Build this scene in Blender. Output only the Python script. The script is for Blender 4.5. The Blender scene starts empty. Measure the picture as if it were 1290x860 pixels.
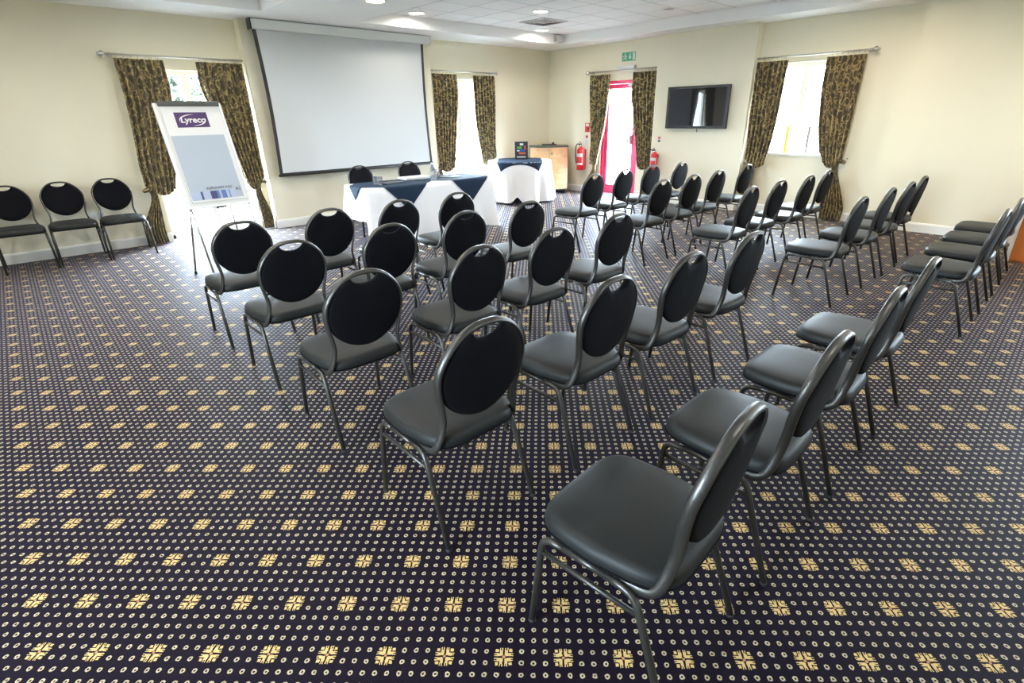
import bpy, bmesh, math, random
from mathutils import Vector, Matrix
random.seed(7)
PI = math.pi
SC = bpy.context.scene
COL = SC.collection

# ------------------------------------------------------------------ camera
F_PX, CXP, CYP = 648.741, 663.8146, 421.4410
FW = Vector((0.63346134, 0.66713077, -0.39199907))
RW = Vector((0.72103308, -0.69276283, -0.01381846))
UW = Vector((0.2807811, 0.27389084, 0.91986183))
cd = bpy.data.cameras.new('camera')
cd.sensor_fit = 'HORIZONTAL'; cd.sensor_width = 36.0
cd.lens = F_PX / 1290 * 36.0
cd.shift_x = -(CXP - 645) / 1290
cd.shift_y = -(430 - CYP) / 1290
cd.clip_start = 0.05; cd.clip_end = 400
cam = bpy.data.objects.new('camera', cd); COL.objects.link(cam)
M = Matrix.Identity(4)
for i in range(3):
    M[i][0] = RW[i]; M[i][1] = UW[i]; M[i][2] = -FW[i]
M[2][3] = 1.6
cam.matrix_world = M
SC.camera = cam

# ------------------------------------------------------------------ world, daylight, exposure
SC.view_settings.view_transform = 'Standard'
SC.view_settings.look = 'None'
SC.view_settings.exposure = 0.85
SC.view_settings.gamma = 1.0
SC.view_settings.use_curve_mapping = False
SC.cycles.use_denoising = True
SC.cycles.max_bounces = 10
SC.cycles.diffuse_bounces = 6
SC.cycles.sample_clamp_indirect = 6.0
wd = bpy.data.worlds.new('overcast_sky'); SC.world = wd
wd.use_nodes = True
bg = wd.node_tree.nodes['Background']
bg.inputs[0].default_value = (0.69, 0.83, 1.0, 1)
SKY = 92.0
bg.inputs[1].default_value = SKY
LAMP_W = 10.0            # watts of one ceiling downlight

# ------------------------------------------------------------------ helpers
class MB:
    def __init__(s):
        s.v = []; s.f = []; s.uv = {}; s.smooth = set(); s.mi = {}
    def box(s, a, b, mi=0):
        x0, y0, z0 = a; x1, y1, z1 = b; n = len(s.v)
        s.v += [(x0,y0,z0),(x1,y0,z0),(x1,y1,z0),(x0,y1,z0),(x0,y0,z1),(x1,y0,z1),(x1,y1,z1),(x0,y1,z1)]
        for q in ((0,3,2,1),(4,5,6,7),(0,1,5,4),(1,2,6,5),(2,3,7,6),(3,0,4,7)):
            s.mi[len(s.f)] = mi; s.f.append(tuple(n+i for i in q))
        return s
    def bbox(s, a, b, r=0.005):
        """box with chamfered edges"""
        n = len(s.v); x0,y0,z0 = a; x1,y1,z1 = b
        bm = bmesh.new(); bmesh.ops.create_cube(bm, size=1)
        for v in bm.verts:
            v.co = ((x0+x1)/2 + v.co.x*(x1-x0), (y0+y1)/2 + v.co.y*(y1-y0), (z0+z1)/2 + v.co.z*(z1-z0))
        bmesh.ops.bevel(bm, geom=list(bm.edges), offset=r, segments=2, affect='EDGES', profile=0.6)
        bm.verts.index_update()
        s.v += [tuple(v.co) for v in bm.verts]
        for f in bm.faces: s.f.append(tuple(n+v.index for v in f.verts))
        bm.free(); return s
    def loft(s, rings, closed=True, cap0=True, cap1=True, smooth=True):
        n = len(s.v); m = len(rings[0])
        for r in rings: s.v += [tuple(p) for p in r]
        for i in range(len(rings)-1):
            for j in range(m if closed else m-1):
                k = (j+1) % m
                if smooth: s.smooth.add(len(s.f))
                s.f.append((n+i*m+j, n+i*m+k, n+(i+1)*m+k, n+(i+1)*m+j))
        if cap0: s.f.append(tuple(n+j for j in reversed(range(m))))
        if cap1: s.f.append(tuple(n+(len(rings)-1)*m+j for j in range(m)))
        return s
    def tube(s, path, r, seg=8, closed=False, ry=None):
        P = [Vector(p) for p in path]; N = len(P); rings = []; prev = None
        for i in range(N):
            if closed: t = (P[(i+1) % N] - P[i-1])
            else: t = P[min(i+1, N-1)] - P[max(i-1, 0)]
            t.normalize()
            if prev is None:
                up = Vector((0,0,1)) if abs(t.z) < 0.9 else Vector((1,0,0))
                nrm = (up - t*up.dot(t)).normalized()
            else:
                nrm = (prev - t*prev.dot(t)).normalized()
            prev = nrm; bn = t.cross(nrm)
            rr = r[i] if isinstance(r, (list, tuple)) else r
            r2 = rr if ry is None else ry
            rings.append([P[i] + nrm*(rr*math.cos(2*PI*k/seg)) + bn*(r2*math.sin(2*PI*k/seg)) for k in range(seg)])
        if closed:
            rings.append(rings[0]); return s.loft(rings, cap0=False, cap1=False)
        return s.loft(rings)
    def lathe(s, prof, c=(0,0,0), seg=20, axis='z', smooth=True):
        rings = []
        for r, h in prof:
            ring = []
            for k in range(seg):
                a = 2*PI*k/seg; x, y = r*math.cos(a), r*math.sin(a)
                p = (x, y, h) if axis == 'z' else ((h, x, y) if axis == 'x' else (y, h, x))
                ring.append((c[0]+p[0], c[1]+p[1], c[2]+p[2]))
            rings.append(ring)
        return s.loft(rings, smooth=smooth)
    def prism(s, pts, f, d):
        """pts 2D polygon, f(p, t) -> 3D, t in (0, d)"""
        return s.loft([[f(p, 0) for p in pts], [f(p, d) for p in pts]], smooth=False)
    def mesh(s, name):
        me = bpy.data.meshes.new(name); me.from_pydata([tuple(v) for v in s.v], [], s.f)
        for i, p in enumerate(me.polygons):
            p.use_smooth = i in s.smooth
            if i in s.mi: p.material_index = s.mi[i]
        if s.uv:
            ul = me.uv_layers.new(name='UVMap')
            for l in me.loops: ul.data[l.index].uv = s.uv.get(l.vertex_index, (0, 0))
        bm = bmesh.new(); bm.from_mesh(me); bmesh.ops.recalc_face_normals(bm, faces=bm.faces); bm.to_mesh(me); bm.free()
        me.update(); return me
    def build(s, name, m=None, parent=None):
        o = bpy.data.objects.new(name, s.mesh(name)); COL.objects.link(o)
        for x in (m if isinstance(m, (list, tuple)) else [m]):
            if x: o.data.materials.append(x)
        if parent: o.parent = parent
        return o

def tag(o, label=None, cat=None, group=None, kind=None):
    if label: o['label'] = label
    if cat: o['category'] = cat
    if group: o['group'] = group
    if kind: o['kind'] = kind
    return o
def thing(name, label, cat, loc=(0,0,0), rz=0, group=None):
    o = bpy.data.objects.new(name, None); COL.objects.link(o); o.empty_display_size = 0.1
    o.location = loc; o.rotation_euler = (0, 0, rz)
    return tag(o, label, cat, group)
def copy_tree(o, parent=None):
    c = o.copy(); COL.objects.link(c); c.parent = parent
    for ch in list(o.children): copy_tree(ch, c)
    return c
def struct(name, mb, m, parent=None):
    o = mb.build(name, m, parent)
    if not parent: o['kind'] = 'structure'
    return o
def catmull(P, n=6):
    P = [Vector(p) for p in P]; out = []
    for i in range(len(P)-1):
        p1, p2 = P[i], P[i+1]
        p0 = P[i-1] if i else 2*p1-p2
        p3 = P[i+2] if i+2 < len(P) else 2*p2-p1
        for k in range(n):
            t = k/n
            out.append(0.5*((2*p1)+(p2-p0)*t+(2*p0-5*p1+4*p2-p3)*t*t+(3*p1-p0-3*p2+p3)*t**3))
    out.append(P[-1]); return out
def fillet(P, r, n=4):
    """polyline with rounded corners"""
    P = [Vector(p) for p in P]; out = [P[0]]
    for i in range(1, len(P)-1):
        a = (P[i-1]-P[i]); b = (P[i+1]-P[i]); q = min(r, a.length*.49, b.length*.49)
        A = P[i]+a.normalized()*q; B = P[i]+b.normalized()*q
        for k in range(n+1):
            t = k/n; out.append(A*(1-t)**2 + P[i]*2*t*(1-t) + B*t*t)
    out.append(P[-1]); return out
def text(name, s, size, m, parent, mtx, align='CENTER', shear=0.0, bold=0.0):
    cu = bpy.data.curves.new(name, 'FONT'); cu.body = s; cu.size = size; cu.align_x = align; cu.align_y = 'CENTER'
    cu.shear = shear; cu.offset = bold; cu.extrude = 0.0004; cu.resolution_u = 3
    t = bpy.data.objects.new(name+'_curve', cu); COL.objects.link(t)
    bpy.context.view_layer.update()
    me = bpy.data.meshes.new_from_object(t)
    bpy.data.objects.remove(t); bpy.data.curves.remove(cu)
    me.transform(mtx); me.name = name
    o = bpy.data.objects.new(name, me); COL.objects.link(o); o.data.materials.clear(); o.data.materials.append(m)
    if parent: o.parent = parent
    return o

# ------------------------------------------------------------------ materials
def node_mat(name):
    m = bpy.data.materials.new(name); m.use_nodes = True
    nt = m.node_tree; b = nt.nodes['Principled BSDF']
    return m, nt, b
class NT:
    def __init__(s, nt): s.nt = nt
    def val(s, sock, v):
        if isinstance(v, (int, float)): sock.default_value = v
        elif isinstance(v, (tuple, list)): sock.default_value = v
        else: s.nt.links.new(v, sock)
    def math(s, op, a, b=None, c=None):
        n = s.nt.nodes.new('ShaderNodeMath'); n.operation = op
        s.val(n.inputs[0], a)
        if b is not None: s.val(n.inputs[1], b)
        if c is not None: s.val(n.inputs[2], c)
        return n.outputs[0]
    def mix(s, fac, a, b):
        n = s.nt.nodes.new('ShaderNodeMix'); n.data_type = 'RGBA'
        s.val(n.inputs['Factor'], fac)
        s.val(n.inputs[6], a if not isinstance(a, tuple) or len(a) == 4 else (*a, 1))
        s.val(n.inputs[7], b if not isinstance(b, tuple) or len(b) == 4 else (*b, 1))
        return n.outputs[2]
    def noise(s, scale, vec=None, detail=2.0, rough=0.5):
        n = s.nt.nodes.new('ShaderNodeTexNoise'); n.inputs['Scale'].default_value = scale
        n.inputs['Detail'].default_value = detail; n.inputs['Roughness'].default_value = rough
        if vec is not None: s.nt.links.new(vec, n.inputs['Vector'])
        return n
    def coord(s, which='Object'):
        return s.nt.nodes.new('ShaderNodeTexCoord').outputs[which]
    def bump(s, h, strength, dist, b):
        n = s.nt.nodes.new('ShaderNodeBump'); n.inputs['Strength'].default_value = strength
        n.inputs['Distance'].default_value = dist
        s.nt.links.new(h, n.inputs['Height']); s.nt.links.new(n.outputs[0], b.inputs['Normal'])
def mat(name, col, rough=0.5, metal=0.0, var=0.06, scale=30.0, bump=0.0, bscale=None, bdist=0.002, spec=0.5, sheen=0.0, coat=0.0, tint=None):
    m, nt, b = node_mat(name); N = NT(nt)
    co = N.coord()
    nz = N.noise(scale, co, 3.0)
    d = tuple(max(0, c*(1-var)) for c in col); l = tuple(min(1, c*(1+var)) for c in col)
    nt.links.new(N.mix(nz.outputs[0], d, l), b.inputs['Base Color'])
    b.inputs['Roughness'].default_value = rough; b.inputs['Metallic'].default_value = metal
    b.inputs['Specular IOR Level'].default_value = spec
    b.inputs['Sheen Weight'].default_value = sheen; b.inputs['Coat Weight'].default_value = coat
    if tint: b.inputs['Sheen Tint'].default_value = (*tint, 1)
    if bump:
        bn = N.noise(bscale or scale, co, 2.0); N.bump(bn.outputs[0], bump, bdist, b)
    return m
def emit(name, col, st):
    m, nt, b = node_mat(name)
    b.inputs['Base Color'].default_value = (*col, 1)
    b.inputs['Emission Color'].default_value = (*col, 1); b.inputs['Emission Strength'].default_value = st
    return m

m_wall = mat('cream_wall_paint', (0.78, 0.73, 0.575), 0.72, var=0.02, scale=3, bump=0.08, bscale=160, bdist=0.001, spec=0.3)
m_ceil = mat('white_ceiling_paint', (0.95, 0.95, 0.96), 0.8, var=0.015, scale=4, spec=0.2)
m_tile = mat('mineral_ceiling_tile', (0.92, 0.925, 0.94), 0.9, var=0.05, scale=120, bump=0.25, bscale=180, bdist=0.001, spec=0.15)
m_grid = mat('ceiling_grid_metal', (0.60, 0.60, 0.62), 0.5, var=0.02)
m_trim = mat('white_gloss_trim', (0.83, 0.82, 0.78), 0.35, var=0.02, scale=8)
m_frame = mat('white_window_frame', (0.85, 0.85, 0.84), 0.35, var=0.02, scale=8)
m_metal = mat('hammered_gunmetal', (0.095, 0.092, 0.087), 0.38, 0.8, var=0.45, scale=300, bump=0.35, bscale=420, bdist=0.0008)
m_seat = mat('dark_seat_fabric', (0.011, 0.0125, 0.0125), 0.54, var=0.25, scale=380, bump=0.3, bscale=700, bdist=0.0008, spec=0.36, sheen=0.02)
m_pad = mat('black_back_fabric', (0.0035, 0.0035, 0.0055), 0.75, var=0.5, scale=420, bump=0.4, bscale=600, bdist=0.001, spec=0.10, sheen=0.015)
m_rubber = mat('black_rubber', (0.02, 0.02, 0.02), 0.6)
m_black = mat('black_plastic', (0.018, 0.018, 0.02), 0.4)
m_cloth = mat('white_linen', (0.84, 0.84, 0.87), 0.8, var=0.02, scale=20, bump=0.1, bscale=400, bdist=0.0006, spec=0.2)
m_blue = mat('navy_blue_cloth', (0.012, 0.025, 0.050), 0.75, var=0.12, scale=60, bump=0.15, bscale=400, bdist=0.0006, spec=0.15)
m_wood = None
m_steel = mat('brushed_steel', (0.55, 0.53, 0.50), 0.3, 0.95, var=0.05, scale=80)
m_chrome = mat('chrome', (0.72, 0.72, 0.74), 0.15, 1.0, var=0.02)
m_screen = mat('matte_white_screen', (0.62, 0.64, 0.65), 0.85, var=0.008, scale=2, spec=0.15)
m_case = mat('white_screen_case', (0.78, 0.81, 0.80), 0.45, var=0.01, scale=4)
m_red = mat('red_enamel', (0.55, 0.02, 0.025), 0.3, var=0.05)
m_doorred = mat('crimson_door_paint', (0.62, 0.035, 0.13), 0.4, var=0.04, scale=10)
m_white = mat('white_plastic', (0.66, 0.66, 0.645), 0.4, var=0.02)
m_paper = mat('white_paper', (0.66, 0.66, 0.65), 0.7, var=0.015)
m_green = mat('exit_sign_green', (0.02, 0.26, 0.12), 0.4, var=0.02)
m_vent = mat('vent_grey', (0.33, 0.30, 0.28), 0.5)
m_purple = mat('logo_purple', (0.055, 0.02, 0.10), 0.5, var=0.03)
m_padgrey = mat('pad_cover_grey_blue', (0.37, 0.42, 0.485), 0.6, var=0.02, scale=6)
m_bar1 = mat('pad_bar_light_blue', (0.36, 0.43, 0.58), 0.6, var=0.02)
m_bar2 = mat('pad_bar_navy', (0.05, 0.05, 0.14), 0.6, var=0.02)
m_bar3 = mat('pad_bar_mid_blue', (0.10, 0.16, 0.38), 0.6, var=0.02)
m_charcoal = mat('charcoal_clamp', (0.055, 0.06, 0.055), 0.4)
m_ink = mat('grey_ink', (0.09, 0.09, 0.12), 0.6)
m_tv = mat('tv_glass', (0.010, 0.011, 0.014), 0.03, var=0.02, spec=0.55)
m_paving = mat('pale_paving', (0.74, 0.73, 0.70), 0.8, var=0.1, scale=4)
m_leaf = mat('garden_leaf', (0.008, 0.015, 0.005), 0.55, var=0.35, scale=9)
m_bark = mat('bark', (0.16, 0.12, 0.08), 0.8, var=0.2)
m_orange = mat('orange_post_paint', (0.75, 0.33, 0.02), 0.5)
m_greypost = mat('grey_post_paint', (0.30, 0.28, 0.28), 0.5)
m_lamp = emit('lamp_diffuser', (1.0, 0.90, 0.70), 14.0)
m_lampring = mat('lamp_bezel_white', (0.85, 0.84, 0.80), 0.3, var=0.01)

def wood_mat(name, c1, c2, axis=2, scale=14.0):
    m, nt, b = node_mat(name); N = NT(nt)
    mp = nt.nodes.new('ShaderNodeMapping'); nt.links.new(N.coord(), mp.inputs[0])
    sc = [scale]*3; sc[axis] = scale*0.08; mp.inputs['Scale'].default_value = sc
    nz = N.noise(1.0, mp.outputs[0], 5.0, 0.6)
    cr = nt.nodes.new('ShaderNodeValToRGB'); cr.color_ramp.elements[0].position = 0.35; cr.color_ramp.elements[1].position = 0.68
    cr.color_ramp.elements[0].color = (*c1, 1); cr.color_ramp.elements[1].color = (*c2, 1)
    nt.links.new(nz.outputs[0], cr.inputs[0]); nt.links.new(cr.outputs[0], b.inputs['Base Color'])
    b.inputs['Roughness'].default_value = 0.38
    return m
m_beech = wood_mat('beech_veneer', (0.50, 0.28, 0.12), (0.62, 0.38, 0.19), axis=0)
m_orangewood = wood_mat('orange_veneer', (0.50, 0.13, 0.015), (0.62, 0.20, 0.03), axis=2)

def glass_mat():
    m = bpy.data.materials.new('window_glass'); m.use_nodes = True; nt = m.node_tree
    nt.nodes.clear()
    out = nt.nodes.new('ShaderNodeOutputMaterial'); mx = nt.nodes.new('ShaderNodeMixShader')
    tr = nt.nodes.new('ShaderNodeBsdfTransparent'); gl = nt.nodes.new('ShaderNodeBsdfGlossy')
    tr.inputs[0].default_value = (0.96, 0.98, 0.97, 1); gl.inputs['Roughness'].default_value = 0.02
    mx.inputs[0].default_value = 0.06
    nt.links.new(tr.outputs[0], mx.inputs[1]); nt.links.new(gl.outputs[0], mx.inputs[2]); nt.links.new(mx.outputs[0], out.inputs[0])
    return m
m_glass = glass_mat()
def drink_glass():
    m, nt, b = node_mat('clear_glassware'); b.inputs['Base Color'].default_value = (0.95, 0.97, 1, 1)
    b.inputs['Roughness'].default_value = 0.03; b.inputs['Transmission Weight'].default_value = 0.9; b.inputs['IOR'].default_value = 1.3
    return m
m_tumbler = drink_glass()

def carpet_mat():
    m, nt, b = node_mat('patterned_carpet'); N = NT(nt)
    sx = nt.nodes.new('ShaderNodeSeparateXYZ'); nt.links.new(N.coord(), sx.inputs[0])
    x, y = sx.outputs[0], sx.outputs[1]
    th, S, o5, o6 = 0.7830360, 0.19120142, -8.6371583, 5.8264277
    u = N.math('ADD', N.math('ADD', N.math('MULTIPLY', x, math.sin(th)/S), N.math('MULTIPLY', y, -math.cos(th)/S)), -o5)
    v = N.math('ADD', N.math('ADD', N.math('MULTIPLY', x, math.cos(th)/S), N.math('MULTIPLY', y, math.sin(th)/S)), -o6)
    # slight weave wobble
    wob = N.noise(90.0, N.coord(), 2.0)
    ws = nt.nodes.new('ShaderNodeSeparateColor'); nt.links.new(wob.outputs['Color'], ws.inputs[0])
    u = N.math('MULTIPLY_ADD', N.math('SUBTRACT', ws.outputs[0], 0.5), 0.035, u)
    v = N.math('MULTIPLY_ADD', N.math('SUBTRACT', ws.outputs[1], 0.5), 0.035, v)
    a = N.math('ABSOLUTE', N.math('SUBTRACT', u, N.math('ROUND', u)))
    c = N.math('ABSOLUTE', N.math('SUBTRACT', v, N.math('ROUND', v)))
    mx = N.math('MAXIMUM', a, c); mn = N.math('MINIMUM', a, c)
    # little square rings, five to a repeat
    def cell(t):
        t5 = N.math('MULTIPLY', t, 5.0)
        return N.math('ABSOLUTE', N.math('SUBTRACT', N.math('FRACT', t5), 0.5))
    du, dv = cell(u), cell(v)
    r = N.math('ADD', N.math('MULTIPLY', N.math('MAXIMUM', du, dv), 0.6), N.math('MULTIPLY', N.math('ADD', du, dv), 0.32))
    ring = N.math('MULTIPLY', N.math('LESS_THAN', r, 0.20), N.math('GREATER_THAN', r, 0.085))
    ring = N.math('MULTIPLY', ring, N.math('GREATER_THAN', mx, 0.2))
    # medallion
    petal = N.math('MULTIPLY', N.math('MULTIPLY', N.math('GREATER_THAN', mn, 0.017), N.math('LESS_THAN', mn, 0.068)), N.math('MULTIPLY', N.math('GREATER_THAN', mx, 0.030), N.math('LESS_THAN', mx, 0.160)))
    tip = N.math('MULTIPLY', N.math('GREATER_THAN', mx, 0.118), N.math('LESS_THAN', N.math('ABSOLUTE', N.math('SUBTRACT', mn, 0.043)), 0.009))
    petal = N.math('MULTIPLY', petal, N.math('SUBTRACT', 1.0, tip))
    corner = N.math('MULTIPLY', N.math('GREATER_THAN', mn, 0.088), N.math('LESS_THAN', mx, 0.140))
    med = N.math('MAXIMUM', petal, corner)
    heart = N.math('LESS_THAN', mx, 0.022)
    pile = N.noise(420.0, N.coord(), 2.0)
    shade = N.noise(1.3, N.coord(), 3.0)
    base = N.mix(pile.outputs[0], (0.0045, 0.0025, 0.006), (0.0145, 0.0095, 0.019))
    gold = N.mix(pile.outputs[0], (0.50, 0.33, 0.10), (0.88, 0.66, 0.31))
    cream = N.mix(pile.outputs[0], (0.38, 0.31, 0.18), (0.72, 0.62, 0.42))
    col = N.mix(ring, base, cream)
    col = N.mix(med, col, gold)
    col = N.mix(heart, col, (0.60, 0.27, 0.12))
    nt.links.new(col, b.inputs['Base Color'])
    b.inputs['Roughness'].default_value = 0.55; b.inputs['Specular IOR Level'].default_value = 0.05
    b.inputs['Sheen Weight'].default_value = 0.085; b.inputs['Sheen Roughness'].default_value = 0.40
    b.inputs['Sheen Tint'].default_value = (0.62, 0.60, 1.0, 1)
    N.bump(pile.outputs[0], 0.35, 0.002, b)
    return m
m_carpet = carpet_mat()

def curtain_mat():
    m, nt, b = node_mat('brown_gold_scroll_damask'); N = NT(nt)
    uv = nt.nodes.new('ShaderNodeUVMap'); uv.uv_map = 'UVMap'
    nz = N.noise(3.2, uv.outputs[0], 2.0)
    vm = nt.nodes.new('ShaderNodeVectorMath'); vm.operation = 'MULTIPLY_ADD'
    nt.links.new(nz.outputs['Color'], vm.inputs[0]); vm.inputs[1].default_value = (0.12, 0.12, 0.0)
    nt.links.new(uv.outputs[0], vm.inputs[2])
    def curls(scale, r0, w, thr, nsc):
        vo = nt.nodes.new('ShaderNodeTexVoronoi'); vo.voronoi_dimensions = '2D'; vo.inputs['Scale'].default_value = scale
        vo.inputs['Randomness'].default_value = 0.8
        nt.links.new(vm.outputs[0], vo.inputs['Vector'])
        band = N.math('LESS_THAN', N.math('ABSOLUTE', N.math('SUBTRACT', vo.outputs['Distance'], r0)), w)
        return N.math('MULTIPLY', band, N.math('GREATER_THAN', N.noise(nsc, uv.outputs[0], 1.0).outputs[0], thr))
    scroll = N.math('MAXIMUM', curls(7.0, 0.36, 0.075, 0.44, 8.0), curls(12.0, 0.30, 0.10, 0.50, 11.0))
    fine = N.noise(260.0, uv.outputs[0], 1.0)
    base = N.mix(fine.outputs[0], (0.036, 0.025, 0.008), (0.088, 0.063, 0.024))
    gold = N.mix(fine.outputs[0], (0.24, 0.17, 0.060), (0.44, 0.325, 0.135))
    nt.links.new(N.mix(scroll, base, gold), b.inputs['Base Color'])
    b.inputs['Roughness'].default_value = 0.6; b.inputs['Sheen Weight'].default_value = 0.2
    N.bump(fine.outputs[0], 0.2, 0.001, b)
    return m
m_curtain = curtain_mat()

# ------------------------------------------------------------------ room shell
YB, YC = 8.85, 8.66           # screen wall recess / chimney breast behind the screen
XR, XP = 9.20, 9.02           # right wall recess / piers
X0, Y0, ZC, ZT = -3.6, -3.6, 2.88, 3.05
mb = MB(); mb.box((X0-.3, Y0-.3, -0.2), (XR+.3, YB+.3, 0)); struct('floor', mb, m_carpet)

W1 = (1.42, 2.74, 0.0, 2.22); W2 = (6.15, 7.38, 0.0, 2.26)
DR = (6.40, 7.34, 0.0, 2.21); W3 = (2.90, 3.97, 0.97, 2.29)
W4 = (0.3, 1.5, 0.9, 2.26); W5 = (-2.2, -1.2, 0.9, 2.26)
mb = MB(); T = 0.3
mb.box((X0-T, YB, 0), (W1[0], YB+T, 3.3)); mb.box((W1[0], YB, W1[3]), (W1[1], YB+T, 3.3))
mb.box((W1[1], YB, 0), (W2[0], YB+T, 3.3)); mb.box((W2[0], YB, W2[3]), (W2[1], YB+T, 3.3)); mb.box((W2[1], YB, 0), (XR+T, YB+T, 3.3))
struct('wall_back', mb, m_wall)
mb = MB(); mb.box((2.82, YC, 0), (5.94, YB, ZC)); struct('wall_screen', mb, m_wall)
mb = MB()
mb.box((XR, Y0-T, 0), (XR+T, W5[0], 3.3)); mb.box((XR, W5[0], W5[3]), (XR+T, W5[1], 3.3)); mb.box((XR, W5[0], 0), (XR+T, W5[1], W5[2])); mb.box((XR, W5[1], 0), (XR+T, W3[0], 3.3)); mb.box((XR, W3[0], 0), (XR+T, W3[1], W3[2])); mb.box((XR, W3[0], W3[3]), (XR+T, W3[1], 3.3))
mb.box((XR, W3[1], 0), (XR+T, DR[0], 3.3)); mb.box((XR, DR[0], DR[3]), (XR+T, DR[1], 3.3)); mb.box((XR, DR[1], 0), (XR+T, YB, 3.3))
struct('wall_right', mb, m_wall)
mb = MB(); mb.box((XP, 4.15, 0), (XR, 5.95, ZC)); struct('wall_television', mb, m_wall)
mb = MB(); mb.box((XP, Y0, 0), (XR, W5[0], ZC)); mb.box((XP, W5[0], W5[3]), (XR, W5[1], ZC)); mb.box((XP, W5[0], 0), (XR, W5[1], W5[2])); mb.box((XP, W5[1], 0), (XR, 1.97, ZC)); struct('wall_pier', mb, m_wall)
mb = MB(); mb.box((X0-T, Y0-T, 0), (X0, W4[0], 3.3)); mb.box((X0-T, W4[1], 0), (X0, YB, 3.3)); mb.box((X0-T, W4[0], W4[3]), (X0, W4[1], 3.3)); mb.box((X0-T, W4[0], 0), (X0, W4[1], W4[2])); struct('wall_left', mb, m_wall)
mb = MB(); mb.box((X0, Y0-T, 0), (XR, Y0, 3.3)); struct('wall_front', mb, m_wall)

# ceiling: dropped bulkheads around two tiled coffers
CA = (4.26, 8.60); CB = (-1.6, 2.90); CY = (-2.9, 7.95)
mb = MB(); Z1 = 3.3
for x0, x1, y0, y1 in ((X0, XR, CY[1], YB), (X0, XR, Y0, CY[0]), (CA[1], XR, CY[0], CY[1]), (CB[1], CA[0], CY[0], CY[1]), (X0, CB[0], CY[0], CY[1])):
    mb.box((x0, y0, ZC), (x1, y1, Z1))
mb.box((CA[0], CY[0], ZT+0.02), (CA[1], CY[1], Z1)); mb.box((CB[0], CY[0], ZT+0.02), (CB[1], CY[1], Z1))
ceiling = struct('ceiling', mb, m_ceil)
g = MB()
for c0, c1 in (CA, CB):
    nx = int(math.ceil((c1-c0)/0.6)); ny = int(math.ceil((CY[1]-CY[0])/0.6))
    for i in range(1, nx): g.box((c1-i*0.6-0.012 if c0 < 0 else c0+i*0.6-0.012, CY[0], ZT-0.004), (c1-i*0.6+0.012 if c0 < 0 else c0+i*0.6+0.012, CY[1], ZT+0.02))
    for j in range(1, ny): g.box((c0, CY[1]-j*0.6-0.012, ZT-0.004), (c1, CY[1]-j*0.6+0.012, ZT+0.02))
g.build('ceiling_grid', m_grid, ceiling)
tmesh = {}
for c0, c1 in (CA, CB):
    nx = int(math.ceil((c1-c0)/0.6)); ny = int(math.ceil((CY[1]-CY[0])/0.6))
    for i in range(nx):
        for j in range(ny):
            if c0 < 0: b_, a_ = c1-i*0.6, max(c0, c1-(i+1)*0.6)
            else: a_, b_ = c0+i*0.6, min(c1, c0+(i+1)*0.6)
            q1, q0 = CY[1]-j*0.6, max(CY[0], CY[1]-(j+1)*0.6)
            key = (round(b_-a_, 3), round(q1-q0, 3))
            if min(key) < 0.05: continue
            if key not in tmesh:
                t = MB(); hx, hy = key[0]/2-0.010, key[1]/2-0.010
                t.loft([[(-hx,-hy,.018),(hx,-hy,.018),(hx,hy,.018),(-hx,hy,.018)], [(-hx,-hy,0),(hx,-hy,0),(hx,hy,0),(-hx,hy,0)], [(-hx+.006,-hy+.006,-.005),(hx-.006,-hy+.006,-.005),(hx-.006,hy-.006,-.005),(-hx+.006,hy-.006,-.005)]], smooth=False)
                me = t.mesh('ceiling_tile'); me.materials.append(m_tile); tmesh[key] = me
            o = bpy.data.objects.new('ceiling_tile', tmesh[key]); COL.objects.link(o); o.parent = ceiling
            o.location = ((a_+b_)/2, (q0+q1)/2, ZT)

# skirting boards
def skirt(name, segs):
    mb = MB()
    for a, b, n in segs:
        a = Vector((*a, 0)); b = Vector((*b, 0)); n = Vector((*n, 0))
        prof = [(0, 0), (0.018, 0), (0.018, 0.105), (0.010, 0.125), (0, 0.13)]
        mb.loft([[p + n*q[0] + Vector((0, 0, q[1])) for q in prof] for p in (a, b)], smooth=False)
    return struct(name, mb, m_trim)
skirt('baseboard_back', [((X0, YB), (W1[0], YB), (0, -1)), ((2.82, YC), (5.94, YC), (0, -1)), ((5.94, YB), (W2[0], YB), (0, -1)), ((W2[1], YB), (XR, YB), (0, -1)), ((2.82, YC-.018), (2.82, YB), (-1, 0))])
skirt('baseboard_right', [((XR, DR[1]), (XR, YB), (-1, 0)), ((XR, 5.95), (XR, DR[0]), (-1, 0)), ((XP, 4.15), (XP, 5.95), (-1, 0)), ((XR, 1.97), (XR, 4.15), (-1, 0)), ((XP, Y0), (XP, 1.97), (-1, 0))])
skirt('baseboard_left', [((X0, Y0), (X0, YB), (1, 0))])
skirt('baseboard_front', [((X0, Y0), (XR, Y0), (0, 1))])

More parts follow.
